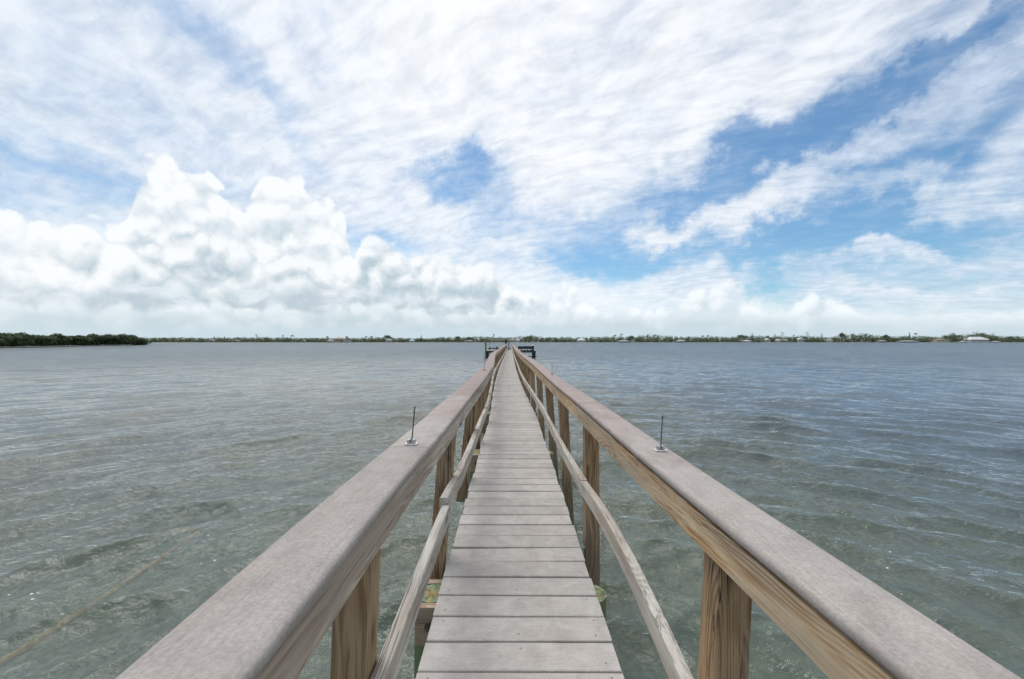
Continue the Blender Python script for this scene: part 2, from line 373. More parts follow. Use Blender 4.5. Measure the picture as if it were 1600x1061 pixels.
M['post'] = wood('post_wood', 'z', (0.40, 0.27, 0.15), (0.215, 0.130, 0.064), (0.036, 0.021, 0.012), rings=62, crack=1.0, patch=(0.42, 0.37, 0.31), kscale=0.75, greenz=(0.35, 0.8), sharp=0.7)
M['beam'] = wood('beam_wood', 'x', (0.44, 0.34, 0.25), (0.33, 0.235, 0.16), (0.17, 0.115, 0.075), rings=110, crack=0.6, patch=(0.36, 0.32, 0.28))
M['pile'] = wood('pile_wood', 'z', (0.27, 0.27, 0.17), (0.18, 0.17, 0.10), (0.08, 0.07, 0.04), rings=90, crack=1.0, knots=False, greenz=(0.55, 1.15))
M['dark_wood'] = plain('blackish_wood', (0.028, 0.026, 0.024), 0.6, 0.3, 20)  # one near-black tone with slight random variation
M['green_wood'] = plain('algae_stained_wood', (0.17, 0.20, 0.10), 0.7, 0.3, 14)
M['metal'] = plain('galvanised_steel', (0.45, 0.46, 0.45), 0.38, 0.2, 30, metal=0.9)
M['rod'] = plain('weathered_rod', (0.085, 0.080, 0.055), 0.55, 0.35, 120, metal=0.3)
M['white'] = plain('white_plastic', (0.62, 0.62, 0.60), 0.5, 0.1, 20)

def pile_top_mat():
    m, g = newmat('pile_end_grain')
    o = g.n('ShaderNodeTexCoord').outputs['Object']
    x, y, z = g.sep(o)
    r = g.v('LENGTH', g.xyz(x, y, 0)); a = g.m('ARCTAN2', y, x)
    nz = g.noise(o, 26, 5, 0.6)
    rays = g.noise(g.xyz(g.m('MULTIPLY', g.m('SINE', a), 1.0), g.m('MULTIPLY', g.m('COSINE', a), 1.0), g.m('MULTIPLY', r, 4)), 5.5, 4, 0.6)
    c = g.mix(g.rng(nz, .35, .65), (0.27, 0.33, 0.20), (0.09, 0.12, 0.07))
    q = g.m('SUBTRACT', g.m('ADD', rays, g.m('MULTIPLY', nz, 0.3)), g.m('MULTIPLY', r, 2.6))
    c = g.mix(g.rng(q, 0.56, 0.66, 0, .9), c, (0.42, 0.19, 0.055))
    c = g.mix(g.rng(q, 0.68, 0.78), c, (0.62, 0.45, 0.20))
    c = g.mix(g.rng(g.m('ABSOLUTE', g.m('SUBTRACT', rays, 0.5)), 0.0, 0.02, 0.7, 0.0), c, (0.03, 0.03, 0.02))
    out(g, pbsdf(g, c, 0.8, bump(g, nz, 0.004), 0.2)); return m
M['pile_top'] = pile_top_mat()

# ------------------------------------------------------------------ water and sea bed
WV = []
def make_waves():
    def add(n, l0, l1, spread, slope):
        for i in range(n):
            lam = l0*(l1/l0)**((i+rng.random())/n); k = 2*math.pi/lam
            th = rng.normal(R(3), R(spread))           # travel direction measured from -Y
            WV.append((k*math.sin(th), -k*math.cos(th), slope/k, rng.random()*2*math.pi, lam))
    add(48, .15, .34, 30, .042)      # ripples
    add(54, .34, 1.35, 16, .054)     # wind chop
    add(16, 1.4, 5.0, 15, .022)      # longer wind sea
make_waves()
def wave(X, Y, cell):
    Z = np.zeros_like(X); DX = np.zeros_like(X); DY = np.zeros_like(X)
    RAD = np.sqrt(X*X+(Y+1.8)**2+0.3); CXR = X/RAD; CYR = (Y+1.8)/RAD   # crests bend slightly round the shoal at the pier
    # wind patches
    gust = 0.85+0.22*np.sin(X*0.11+1.3*np.sin(Y*0.07))*np.sin(Y*0.09+0.9*np.sin(X*0.05+2))
    for kx, ky, a, ph, lam in WV:
        fade = np.clip((lam/np.maximum(cell, 1e-6)-2.5)/3.0, 0, 1)
        if not fade.any(): continue
        p = kx*X+ky*RAD+ph+0.9*np.sin(0.11*X+0.17*Y+ph*3)+0.6*np.sin(0.31*X-0.12*Y+ph*5)
        k = math.hypot(kx, ky); A = a*fade*gust
        Z += A*np.sin(p); c = A*np.cos(p)*0.6
        DX += c*(kx+ky*CXR)/k; DY += c*ky*CYR/k
    return Z, DX, DY
def water_mesh():
    n_a = 760; amax = R(66)
    ang = np.linspace(-amax, amax, n_a)
    # distance rows: even steps in depression angle near, geometric far
    ratio = 1.0052; rad = [0.9]
    while rad[-1] < 420: rad.append(rad[-1]*(ratio+0.004*min(rad[-1]/150, 1.5)))
    rad = np.array(rad)
    RR, AA = np.meshgrid(rad, ang, indexing='ij')
    X = RR*np.sin(AA); Y = RR*np.cos(AA)-1.2
    cell = RR*0.0052
    Z, DX, DY = wave(X, Y, cell)
    V = np.stack([X+DX, Y+DY, Z], -1).reshape(-1, 3)
    nr = len(rad)
    i = np.arange(nr-1)[:, None]*n_a+np.arange(n_a-1)[None, :]
    F = np.stack([i, i+1, i+n_a+1, i+n_a], -1).reshape(-1, 4)
    me = bpy.data.meshes.new('water')
    me.vertices.add(len(V)); me.vertices.foreach_set('co', V.astype(np.float32).ravel())
    me.loops.add(F.size); me.loops.foreach_set('vertex_index', F.astype(np.int32).ravel())
    me.polygons.add(len(F)); me.polygons.foreach_set('loop_start', np.arange(0, F.size, 4, dtype=np.int32))
    me.polygons.foreach_set('loop_total', np.full(len(F), 4, np.int32))
    me.polygons.foreach_set('use_smooth', np.ones(len(F), bool))
    me.update(calc_edges=True); me.validate()
    return me, rad[-1], amax
def water_mat():
    m, g = newmat('bay_water')
    pos = g.n('ShaderNodeNewGeometry').outputs['Position']
    x, y, z = g.sep(pos)
    dist = g.v('LENGTH', g.xyz(x, y, 0))
    far = g.rng(dist, 8.0, 90.0)
    wp = g.v('ADD', pos, g.v('SCALE', g.v('SUBTRACT', g.noise(pos, 0.7, 2, color=True), (0.5,)*3), scale=0.5))
    def nz(sx, sy, sc, det=3, rot=0): return g.noise(g.rs(wp, rot, sx, sy), sc, det, 0.6, 0.5)
    b1 = nz(0.55, 1.0, 9.0, 4, 8); b2 = nz(0.5, 1.1, 2.2, 4, -10); b3 = nz(0.45, 1.0, 0.45, 5, 5)
    b0 = nz(0.8, 1.0, 24.0, 3, 20)
    n = bump(g, b0, 0.010, 1.0)
    n = bump(g, b1, g.fmix(far, 0.042, 0.10), 1.0, n)
    n = bump(g, b2, g.fmix(far, 0.035, 0.42), 1.0, n)
    n = bump(g, b3, g.fmix(far, 0.0, 1.7), 1.0, n)
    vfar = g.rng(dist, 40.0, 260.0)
    b4 = nz(0.35, 1.0, 0.07, 6, 3)
    n = bump(g, b4, g.fmix(vfar, 0.0, 9.0), 1.0, n)
    fr = g.n('ShaderNodeFresnel', {'IOR': 1.33, 'Normal': n}).outputs[0]
    gl = g.n('ShaderNodeBsdfGlossy', {'Color': (0.97, 0.98, 1.0), 'Roughness': g.fmix(far, 0.04, 0.12), 'Normal': n})
    patch = g.noise(pos, 0.16, 4, 0.55, 0.8)
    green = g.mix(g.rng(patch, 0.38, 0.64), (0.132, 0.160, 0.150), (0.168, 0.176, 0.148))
    green = g.mix(g.rng(g.m('ADD', x, g.m('MULTIPLY', patch, 6.0)), 4.0, 13.0, 0.0, 0.9), green, (0.092, 0.134, 0.170))   # body tinted bluer to the right, standing in for the bluer sky's reflection
    body = g.n('ShaderNodeBsdfDiffuse', {'Color': g.mix(far, green, g.mix(g.rng(g.m('DIVIDE', x, g.m('MAXIMUM', y, 1.0)), -0.5, 0.6), (0.118, 0.144, 0.156), (0.076, 0.114, 0.150)))})  # left-to-right tint of the reflected sky also put into the far body
    tr = g.n('ShaderNodeBsdfTransparent', {'Color': (0.74, 0.82, 0.76)})
    clear = g.m('MULTIPLY', g.rng(dist, 2.0, 26.0, 0.62, 0.06), g.rng(patch, 0.3, 0.7, 0.85, 1.1, False))
    mx = g.n('ShaderNodeMixShader', {0: clear, 1: body, 2: tr})
    sh = g.n('ShaderNodeMixShader', {0: fr, 1: mx, 2: gl})
    out(g, sh); return m
def seabed_mat():
    m, g = newmat('sand_and_weed')
    pos = g.n('ShaderNodeNewGeometry').outputs['Position']
    a = g.noise(pos, 1.6, 6, 0.65, 0.8); b = g.noise(pos, 7, 5, 0.6, 1.0); c = g.noise(pos, 0.5, 3, 0.5)
    col = g.mix(g.rng(b, 0.35, 0.65), (0.40, 0.40, 0.28), (0.22, 0.25, 0.17))
    col = g.mix(g.rng(a, 0.46, 0.68, 0, 0.75), col, (0.090, 0.105, 0.065))
    col = g.mix(g.rng(a, 0.26, 0.42, 0.4, 0.0), col, (0.42, 0.41, 0.30))
    col = g.v('SCALE', col, scale=g.rng(c, 0.3, 0.7, 0.8, 1.2, False))
    out(g, pbsdf(g, col, 0.9, bump(g, b, 0.05), 0.1)); return m
WM = water_mat()
wme, wr, wa = water_mesh(); wme.materials.append(WM)
link('water', wme, kind='structure')
# calm-distance sheet closing the ring out to the horizon and behind the viewer
def far_water():
    m = MB(); n = 120
    a0, a1 = -wa, wa
    vs = []
    for i in range(n+1):
        a = a0+(a1-a0)*i/n
        for r in (wr*0.985, 9000): vs.append((r*math.sin(a), r*math.cos(a)-1.2, -0.03 if r < 1000 else -0.03))
    m.add(vs, [(2*i+2, 2*i+3, 2*i+1, 2*i) for i in range(n)])
    vs = []
    for i in range(n+1):
        a = a1-R(0.15)+(2*math.pi-2*a1+R(0.3))*i/n
        for r in (0.02, 9000): vs.append((r*math.sin(a), r*math.cos(a)-1.2, -0.03))
    m.add(vs, [(2*i+2, 2*i+3, 2*i+1, 2*i) for i in range(n)])
    vs = []
    for i in range(n+1):
        a = a0+(a1-a0)*i/n
        for r in (0.02, 0.93): vs.append((r*math.sin(a), r*math.cos(a)-1.2, -0.03))
    m.add(vs, [(2*i+2, 2*i+3, 2*i+1, 2*i) for i in range(n)])
    return m.obj('water', WM, kind='structure')
far_water()
SB = MB(); SB.box(-2500, 2500, -200, 2500, -3, -1.15); SB.obj('sea_bed', seabed_mat(), kind='structure')

# ------------------------------------------------------------------ pier path
def curve(pts, n=13):
    zs = np.arange(-4, 60, 0.1); px, py = zip(*pts); v = np.interp(zs, px, py)
    k = np.exp(-np.linspace(-2, 2, n)**2); k /= k.sum()
    vp = np.pad(v, n//2, mode='edge'); v = np.convolve(vp, k, 'valid')
    return lambda y: float(np.interp(y, zs, v))
cx = curve([(-4, .03), (1.45, .031), (3.6, .043), (6.4, .048), (9.15, -.02), (11.5, -.065), (18, -.12), (27.8, -.11), (50, -.09)])
def slope(f, y): return (f(y+.3)-f(y-.3))/.6
END = 50.0; PITCH = 0.146; Y0 = 1.598-PITCH*22

pier = empty('pier', (0, 0, 0), label='long narrow wooden pier of grey deck boards running out over the bay', cat='pier')
def plank_mesh(seed):
    r = random.Random(seed); m = MB(); hw = 0.375; w = 0.0695; t = 0.025
    prof = [(-w, -t), (w, -t), (w, -.006), (w-.0018, -.0018), (w-.006, 0), (-w+.006, 0), (-w+.0018, -.0018), (-w, -.006)]
    vs = []
    e0 = r.uniform(-.004, .004); e1 = r.uniform(-.004, .004); cup = r.uniform(-.0012, .0022)
    for xx, e in ((-hw+e0, 0), (0, 0), (hw+e1, 0)):
        for (u, v) in prof: vs.append((xx, u, v+(cup if xx == 0 else 0)))
    n = 8
    m.add(vs, [(i*n+k, i*n+(k+1) % n, (i+1)*n+(k+1) % n, (i+1)*n+k) for i in range(2) for k in range(n)])
    m.add(vs[:n], [tuple(range(n))[::-1]]); m.add(vs[-n:], [tuple(range(n))])
    for xx in (-.325, 0.0, .325):
        for yy in ((-.04, .04) if xx else (-.035,)):
            if r.random() < .25: continue
            c = (xx+r.uniform(-.008, .008), yy+r.uniform(-.006, .006)); q = 6; rr = .0034
            m.add([(c[0]+rr*math.cos(2*math.pi*i/q), c[1]+rr*math.sin(2*math.pi*i/q), .0012) for i in range(q)], [tuple(range(q))], 1)
    return m
PLM = [plank_mesh(s).mesh('plank', [M['plank'], M['screw']]) for s in range(10)]
n_pl = int((END-Y0)/PITCH); rest = MB()
for k in range(n_pl):
    y = Y0+PITCH*(k+.5)
    rz = -math.atan(slope(cx, y))+random.gauss(0, .0022)
    if abs(y-(2.183+PITCH/2)) < .03: rz += 0.018
    loc = (cx(y)+random.gauss(0, .0025), y+random.gauss(0, .0009), DECK+random.gauss(0, .0008))
    if k < 300:
        o = link('plank', PLM[k % 10 if k % 3 else (k*7) % 10], pier, loc, (random.gauss(0, .003), random.gauss(0, .0015), rz+(math.pi if k % 2 else 0)))
    else:
        rest.box(loc[0]-.375, loc[0]+.375, y-.0695, y+.0695, DECK-.025, DECK)
rest.obj('plank_run', M['plank'], pier, kind='stuff')
def along(f, y0, y1, step=0.3):
    n = max(2, int((y1-y0)/step)+1); return [f(y) for y in np.linspace(y0, y1, n)]
for sx in (-.30, .0, .30):
    for a, b in ((-3.5, 12.2), (12.204, 27.4), (27.404, END)):
        m, P0 = sweep(along(lambda y: (cx(y)+sx, y, DECK-.026), a, b, 0.8), rect(-.019, .019, -.14, 0))
        m.obj('stringer', M['fascia_l'], pier, P0)
# bents: two notched piles clasped by a pair of cross beams
BENTS = [1.878+2.52*k for k in range(-1, 20) if 1.878+2.52*k < END]
zt = CAM_H-1.262
zt = min(zt, DECK-.168)
ZB = CAM_H-1.262
def pile_mesh():
    m = MB(); n = 18
    m.cyl((0, 0, 0), .098, .092, -2.6, -.20, n, 0)
    m.cyl((0, 0, 0), .074, .074, -.199, -.004, n, 0, cap=False)
    top = [(.074*math.cos(2*math.pi*i/n), .074*math.sin(2*math.pi*i/n), -.003) for i in range(n)]
    m.add(top, [tuple(range(n))], 1); return m
PM = pile_mesh().mesh('pile', [M['pile'], M['pile_top']])
for yb in BENTS:
    c = cx(yb)
    for (ya, yz) in ((yb, yb+.038), (yb+.190, yb+.228)):
        m = MB(); 
        b = .003
        m.box(-.486, .40, 0, .038, -.185, 0)
        bo = m.obj('cross_beam', M['beam'], pier, (c, ya, ZB))
        bv = bo.modifiers.new('b', 'BEVEL'); bv.width = .004; bv.segments = 2
    for sx in (-.42, .375):
        p = link('pile', PM, pier, (c+sx, yb+.114, ZB))
        mb = MB(); mb.cyl((0, -.125, -.085), .017, .017, -.002, .004, 14, 0, 'y'); mb.cyl((0, -.125, -.085), .010, .010, -.014, .002, 6, 0, 'y', smooth=False)
        mb.cyl((0, -.125, -.085), .005, .005, -.024, .002, 8, 0, 'y')
        mb.obj('bolt', M['rod'], p)

# ------------------------------------------------------------------ railings
# every value: (distance, sideways place) and (distance, depth under the eye)
RX = curve([(-4, .50), (.5, .50), (1, .483), (1.5, .45), (2.4, .41), (3.65, .40), (4.9, .385), (6.15, .36), (7.4, .325), (8.65, .30), (12, .25), (19, .21), (50, .22)])
RH = curve([(-4, .415), (1, .413), (1.5, .395), (2.4, .37), (3.65, .385), (4.9, .382), (6.15, .368), (7.4, .35), (8.65, .356), (50, .36)])
LX = curve([(-4, -.28), (1, -.275), (1.41, -.255), (2.48, -.235), (3.15, -.22), (5.3, -.214), (6.5, -.25), (9.6, -.36), (12, -.39), (16.8, -.37), (27, -.36), (50, -.34)])
LH = curve([(-4, .349), (1, .347), (2.48, .33), (3.15, .325), (12, .33), (50, .34)])
RMX = curve([(-4, .47), (1.08, .462), (1.8, .437), (2.4, .417), (3.65, .43), (4.9, .425), (6.15, .39), (7.4, .345), (8.65, .31), (12, .27), (19, .24), (50, .25)])
RMH = curve([(-4, .96), (.8, .95), (1.08, .912), (1.2, .885), (1.34, .856), (1.6, .822), (1.8, .808), (2.04, .808), (2.4, .834), (3.36, .885), (4.58, .897), (5.28, .867), (6.55, .867), (7.5, .85), (11, .87), (15, .85), (50, .86)], 9)
LMX = curve([(-4, -.30), (.95, -.302), (1.89, -.292), (2.4, -.285), (4, -.275), (5.3, -.272), (6.5, -.30), (9.6, -.39), (12, -.43), (16.8, -.42), (27, -.40), (50, -.38)])
LMH = curve([(-4, .80), (.95, .80), (1.5, .775), (1.89, .765), (2.4, .775), (2.96, .78), (3.8, .778), (5.28, .80), (6.3, .79), (8.8, .82), (16.4, .85), (50, .85)])

cap_prof = lambda s: [(s*u, w) for (u, w) in [(.006, -.024), (.131, -.024), (.1355, -.021), (.137, -.016), (.137, -.009), (.1345, -.0035), (.129, 0), (.094, .0008), (.045, .0008), (.0085, 0), (.0025, -.003), (0, -.009), (0, -.016), (.0015, -.021)]]
def fixwind(p):
    a = sum(p[i][0]*p[(i+1) % len(p)][1]-p[(i+1) % len(p)][0]*p[i][1] for i in range(len(p)))
    return p if a > 0 else p[::-1]
def railing(side, fx, fh, mx, mh, posts, caps, fasc, mids, fmat, label, lean):
    root = empty('railing', (fx(0), 0, DECK), label=label, cat='railing', group='railings along the pier')
    O = Vector((fx(0), 0, DECK)); s = side
    for (a, b) in caps:
        a0, b0 = a+.0015, b-.0015
        m, P0 = sweep(along(lambda y: (fx(y), y, CAM_H-fh(y)), a0, b0, 0.12), fixwind(cap_prof(s)))
        m.sm = [True]*(len(m.sm)-2)+[False]*2
        o = m.obj('cap_board', M['cap'], root, P0-O)
    fo = .014 if s < 0 else .006
    for (a, b) in fasc:
        pr = rect(fo, fo+.038, -.115, -.029) if s > 0 else rect(-fo-.038, -fo, -.113, -.0245)
        m, P0 = sweep(along(lambda y: (fx(y)+.0015*math.sin(y*2.1), y, CAM_H-fh(y)-(.004+.002*math.sin(y*1.7) if s > 0 else 0)), a+.001, b-.001, 0.15), fixwind(pr))
        m.obj('top_rail', fmat, root, P0-O)
    for (a, b, dh0, dh1, dx0, dx1) in mids:
        def f(y):
            t = (y-a)/(b-a); return (mx(y)+dx0+(dx1-dx0)*t, y, CAM_H-mh(y)-(dh0+(dh1-dh0)*t))
        pr = rect(0, .038, -.083, 0, .005) if s > 0 else rect(-.038, 0, -.083, 0, .005)
        m, P0 = sweep(along(f, a+.002, b-.002, 0.1), fixwind(pr))
        m.obj('mid_rail', M['mid'], root, P0-O)
    for i, y in enumerate(posts):
        ztop = CAM_H-fh(y)-.026; zbot = DECK-(.62 if s > 0 else .19)
        if i == 1 and s < 0: zbot = DECK-.30
        xt = fx(y)+s*(fo+.039); xb = mx(y)+s*.0395-(lean*.35)
        # straight square post, slightly out of plumb
        w = .0855; n = 7; vs = []
        xmid = mx(y)+s*.0395; zmid = CAM_H-mh(y)
        sl = (xt-xmid)/(ztop-zmid)
        jit = random.gauss(0, .002)
        for k in range(n):
            t = k/(n-1); z = zbot+(ztop-zbot)*t; xi = xmid+sl*(z-zmid)
            x0, x1 = (xi, xi+w) if s > 0 else (xi-w, xi)
            b = .004
            for (px, py) in ((x0+b, 0), (x1-b, 0), (x1, b), (x1, w-b), (x1-b, w), (x0+b, w), (x0, w-b), (x0, b)):
                vs.append((px-xt+jit*0, py, z-DECK))
        q = MB(); q.add(vs, [(i2*8+k, i2*8+(k+1) % 8, (i2+1)*8+(k+1) % 8, (i2+1)*8+k) for i2 in range(n-1) for k in range(8)])
        q.add(vs[:8], [tuple(range(8))[::-1]]); q.add(vs[-8:], [tuple(range(8))])
        p = q.obj('post', M['post'], root, Vector((xt, y, DECK))-O)
        if y < 14:
            bz = -.075; xi = xmid+sl*(DECK+bz-zmid)-xt
            h = MB(); 
            for dz in (0,):
                h.cyl((xi, w*.5, bz+dz), .015, .015, *((-.004, .002) if s > 0 else (-.002, .004)), 12, 0, 'x')
                h.cyl((xi, w*.5, bz+dz), .009, .009, *((-.012, -.003) if s > 0 else (.003, .012)), 6, 0, 'x', smooth=False)
            h.obj('bolt', M['metal'], p)
    return root, O
cuts = [2.415+3.66*k for k in range(14)]
def segs(first, cuts, end=END):
    c = [first]+[q for q in cuts if q < end-.5]+[end]; return list(zip(c[:-1], c[1:]))
lposts = [.935+1.262*k for k in range(-2, 39)]
rposts = [.98]+[2.42+1.25*k for k in range(39)]; rposts = [-1.5, -.25]+rposts
lposts = [y for y in lposts if y < END]; rposts = [y for y in rposts if y < END]
lm = [(-2.5, 1.89, 0, 0.012, 0, .004), (1.893, 2.385, -.020, -.001, -.008, .0), (2.39, 6.28, 0, 0, 0, 0)]+[(a, b, 0, random.uniform(-.01, .01), 0, 0) for a, b in segs(6.285, [6.28+3.75*k for k in range(1, 13)])]
rm = [(-2.5, 2.36, 0, 0, 0, 0), (2.365, 6.17, -.004, 0, .003, 0)]+[(a, b, 0, random.uniform(-.01, .01), 0, 0) for a, b in segs(6.175, [6.17+3.75*k for k in range(1, 13)])]
railL, OL = railing(-1, LX, LH, LMX, LMH, lposts, segs(-2.5, [1.285]+cuts), segs(-2.5, [c-.2 for c in cuts]), lm, M['fascia_l'],
                    'left railing of the pier with greyed rail and wide flat cap board', -.02)
railR, OR = railing(1, RX, RH, RMX, RMH, rposts, segs(-2.5, cuts), segs(-2.5, [c+.05 for c in cuts]), rm, M['fascia_r'],
                    'right railing of the pier with warm brown rail under a flat cap board', .02)
def bracket(root, O, side, fx, fh, y, off, tiltx=0.0, h=.125):
    loc = Vector((fx(y)+side*off, y, CAM_H-fh(y)+.0018))
    m = MB(); m.box(-.0205, .0205, -.014, .014, 0, .004)
    b = m.obj('rod_bracket', M['white'], root, loc-O)
    bv = b.modifiers.new('b', 'BEVEL'); bv.width = .0012; bv.segments = 2
    c = MB(); c.box(-.013, -.003, -.009, .009, .0047, .017); c.box(.004, .013, -.009, .009, .0047, .017)
    c.cyl((0.0005, 0, 0), .0045, .0045, .0047, .020, 6, smooth=False)
    cb = c.obj('clamp', M['metal'], b)
    bv = cb.modifiers.new('b', 'BEVEL'); bv.width = .001; bv.segments = 2
    r = MB(); r.tube([(0.0005, 0, .004), (tiltx*.5, 0, .06), (tiltx, 0, h)], .0021, 8)
    r.cyl((tiltx, 0, h), .0028, .0028, -.006, .001, 8)
    r.obj('threaded_rod', M['rod'], b)
bracket(railL, OL, -1, LX, LH, 1.315, .066, .011, .124)
bracket(railL, OL, -1, LX, LH, 4.38, .070, .003, .145)
bracket(railR, OR, 1, RX, RH, 1.435, .088, .008, .125)
bracket(railR, OR, 1, RX, RH, 4.50, .085, .002, .120)

# ------------------------------------------------------------------ end of the pier
def at(px, y): return (px-797)*y/FPX       # sideways metres of a photo column at a distance
# T-head deck
YT = END
th = empty('end_platform', (0, YT, DECK), label='wide dark platform across the far end of the pier', cat='platform')
for i in range(26):
    x0 = -3.0+i*.24
    MB().box(x0, x0+.225, 0.02, 2.4, -.03, 0).obj('board', M['plank'], th)
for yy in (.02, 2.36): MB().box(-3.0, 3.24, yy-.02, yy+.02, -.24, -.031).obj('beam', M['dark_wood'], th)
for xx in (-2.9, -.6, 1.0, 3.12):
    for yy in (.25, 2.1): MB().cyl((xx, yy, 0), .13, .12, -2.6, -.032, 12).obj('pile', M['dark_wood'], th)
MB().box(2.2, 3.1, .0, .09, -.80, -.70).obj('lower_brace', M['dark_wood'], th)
# bench / balustrade silhouetted on the right
bn = empty('bench', (1.0, YT+.1, DECK), label='dark slatted bench on the right side of the far platform', cat='bench')
w0, w1 = 0.0, 2.05
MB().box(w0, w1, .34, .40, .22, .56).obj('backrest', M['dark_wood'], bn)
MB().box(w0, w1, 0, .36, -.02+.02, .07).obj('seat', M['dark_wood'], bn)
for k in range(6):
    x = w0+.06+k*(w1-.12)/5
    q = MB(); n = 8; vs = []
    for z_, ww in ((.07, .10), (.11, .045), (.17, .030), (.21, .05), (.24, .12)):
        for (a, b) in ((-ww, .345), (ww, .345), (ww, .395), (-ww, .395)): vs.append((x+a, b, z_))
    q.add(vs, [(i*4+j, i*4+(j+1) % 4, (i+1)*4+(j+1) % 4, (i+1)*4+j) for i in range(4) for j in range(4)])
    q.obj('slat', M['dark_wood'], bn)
# corner pile with a white cap
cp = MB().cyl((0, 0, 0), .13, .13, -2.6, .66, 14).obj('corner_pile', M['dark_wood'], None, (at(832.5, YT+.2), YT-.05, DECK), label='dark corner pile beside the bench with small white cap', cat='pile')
MB().cyl((0, 0, 0), .15, .02, .662, .78, 14).obj('pile_cap', M['white'], cp)
# boat lift on the left
YL = YT+1.0
bl = empty('boat_lift', (at(759, YL), YL, 0), label='boat lift with pale overhead beam and green piles left of the pier end', cat='boat lift')
xl = at(759, YL); X = lambda px: at(px, YL)-xl
Zp = lambda py: CAM_H+(533-py)*YL/FPX
for (px, top, r) in ((759, 529, .125), (790.5, 530.5, .13)):
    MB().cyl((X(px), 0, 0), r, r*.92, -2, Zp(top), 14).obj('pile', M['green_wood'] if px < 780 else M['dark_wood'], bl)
for px in (763.3, 795):
    MB().cyl((X(px), 3.2, 0), .075, .07, -2, Zp(531), 10).obj('pile', M['green_wood'], bl)
MB().box(X(756.5), X(799), -.1, .16, Zp(530.2), Zp(527.8)).obj('overhead_beam', plain('bleached_beam', (0.36, 0.38, 0.29), .7, .25, 6), bl)
MB().box(X(762), X(801), 3.1, 3.3, Zp(532.4), Zp(530.4)).obj('overhead_beam', plain('bleached_rear_beam', (0.33, 0.33, 0.25), .7, .25, 6), bl)
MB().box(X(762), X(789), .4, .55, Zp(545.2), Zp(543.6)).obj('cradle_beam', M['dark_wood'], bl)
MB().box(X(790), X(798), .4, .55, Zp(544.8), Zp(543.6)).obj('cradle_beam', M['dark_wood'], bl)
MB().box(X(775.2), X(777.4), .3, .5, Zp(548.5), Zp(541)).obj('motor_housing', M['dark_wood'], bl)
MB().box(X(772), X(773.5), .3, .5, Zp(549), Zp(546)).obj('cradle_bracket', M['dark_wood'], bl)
for (a, b, r) in (((765.4, 541.5), (765.2, 536), .055), ((776, 541.3), (781.5, 537), .06), ((783.6, 542), (785, 536.5), .06)):
    MB().tube([(X(a[0]), .2, Zp(a[1])), (X(b[0]), .2, Zp(b[1]))], r, 8).obj('guide_pole', M['white'], bl)
m = MB(); m.tube([(X(784)+.35*(1-math.cos(t)), .1, Zp(543.5)+.28*math.sin(t)) for t in np.linspace(0, math.pi, 9)], .045, 6)
m.obj('hoop', plain('pale_hoop', (.55, .53, .48)), bl)

# ------------------------------------------------------------------ lines lying under the surface
def sunk(x, y0, y1, z, r, col, label, name, wob=.03):
    pts = [(x+wob*math.sin(y*.9)+.5*wob*math.sin(y*2.3), y, z+.03*math.sin(y*1.3)) for y in np.linspace(y0, y1, 40)]
    P0 = Vector(pts[0]); m = MB(); m.tube([Vector(p)-P0 for p in pts], r, 10)
    return m.obj(name, plain(name+'_skin', col, .7, .35, 6), None, P0, label=label, cat='pipe')
sunk(-3.88, 1.4, 5.0, -.22, .030, (0.70, 0.42, 0.12), 'orange brown pipe lying just under the water left of the pier', 'sunken_pipe')

# ------------------------------------------------------------------ foam flecks
fm = MB()
def flecks(n, x0, x1, y0, y1, r0, r1):
    for _ in range(n):
        x = random.uniform(x0, x1); y = random.uniform(y0, y1)+.25*math.sin(x*3)
        d = math.hypot(x, y+1.2)
        zz, dx, dy = wave(np.array([x]), np.array([y]), np.array([d*.0052]))
        r = random.uniform(r0, r1)*random.uniform(.6, 1); q = 7; a0 = random.random()*6
        base = (x+dx[0], y+dy[0], zz[0]+.004)
        vs = [(base[0]+r*(1+.3*random.uniform(-1, 1))*math.cos(a0+2*math.pi*i/q)*1.5, base[1]+r*(1+.3*random.uniform(-1, 1))*math.sin(a0+2*math.pi*i/q), base[2]) for i in range(q)]
        vs.append((base[0], base[1], base[2]+r*.35))
        fm.add(vs, [(i, (i+1) % q, q) for i in range(q)], 0, True)
flecks(22, -5.6, -2.8, 3.3, 4.5, .003, .011); flecks(8, -3.0, -1.6, 4.6, 6.0, .003, .008); flecks(5, .8, 2.6, 1.8, 5, .002, .005); flecks(6, 3.2, 4, 4, 4.6, .004, .012)
fm.obj('foam', plain('foam', (.75, .78, .78), .6), label='scattered white foam flecks floating on the water', kind='stuff')

# ------------------------------------------------------------------ vegetation
def leaf_mat(name, c0, c1, c2):
    m, g = newmat(name)
    pos = g.n('ShaderNodeNewGeometry').outputs['Position']; oi = g.n('ShaderNodeObjectInfo').outputs['Random']
    ri = g.n('ShaderNodeNewGeometry').outputs['Random Per Island']
    a = g.noise(pos, 0.09, 3, 0.6); 
    col = g.mix(g.rng(a, .35, .65), c0, c1); col = g.mix(g.m('MULTIPLY', ri, .7), col, c2)
    col = g.v('SCALE', col, scale=g.m('ADD', .8, g.m('MULTIPLY', oi, .4)))
    b = pbsdf(g, col, .6, spec=.3)
    tl = g.n('ShaderNodeBsdfTranslucent', {'Color': col})
    out(g, g.n('ShaderNodeMixShader', {0: .2, 1: b, 2: tl})); return m
M['mangrove'] = leaf_mat('mangrove_leaves', (.050, .085, .028), (.075, .105, .034), (.03, .05, .02))
M['shore'] = leaf_mat('shore_leaves', (.115, .155, .085), (.155, .185, .095), (.075, .11, .068))
M['pinel'] = leaf_mat('pine_needles', (.080, .105, .085), (.100, .125, .100), (.06, .08, .07))
M['bark'] = plain('bark', (.12, .10, .085), .85, .3, 3)
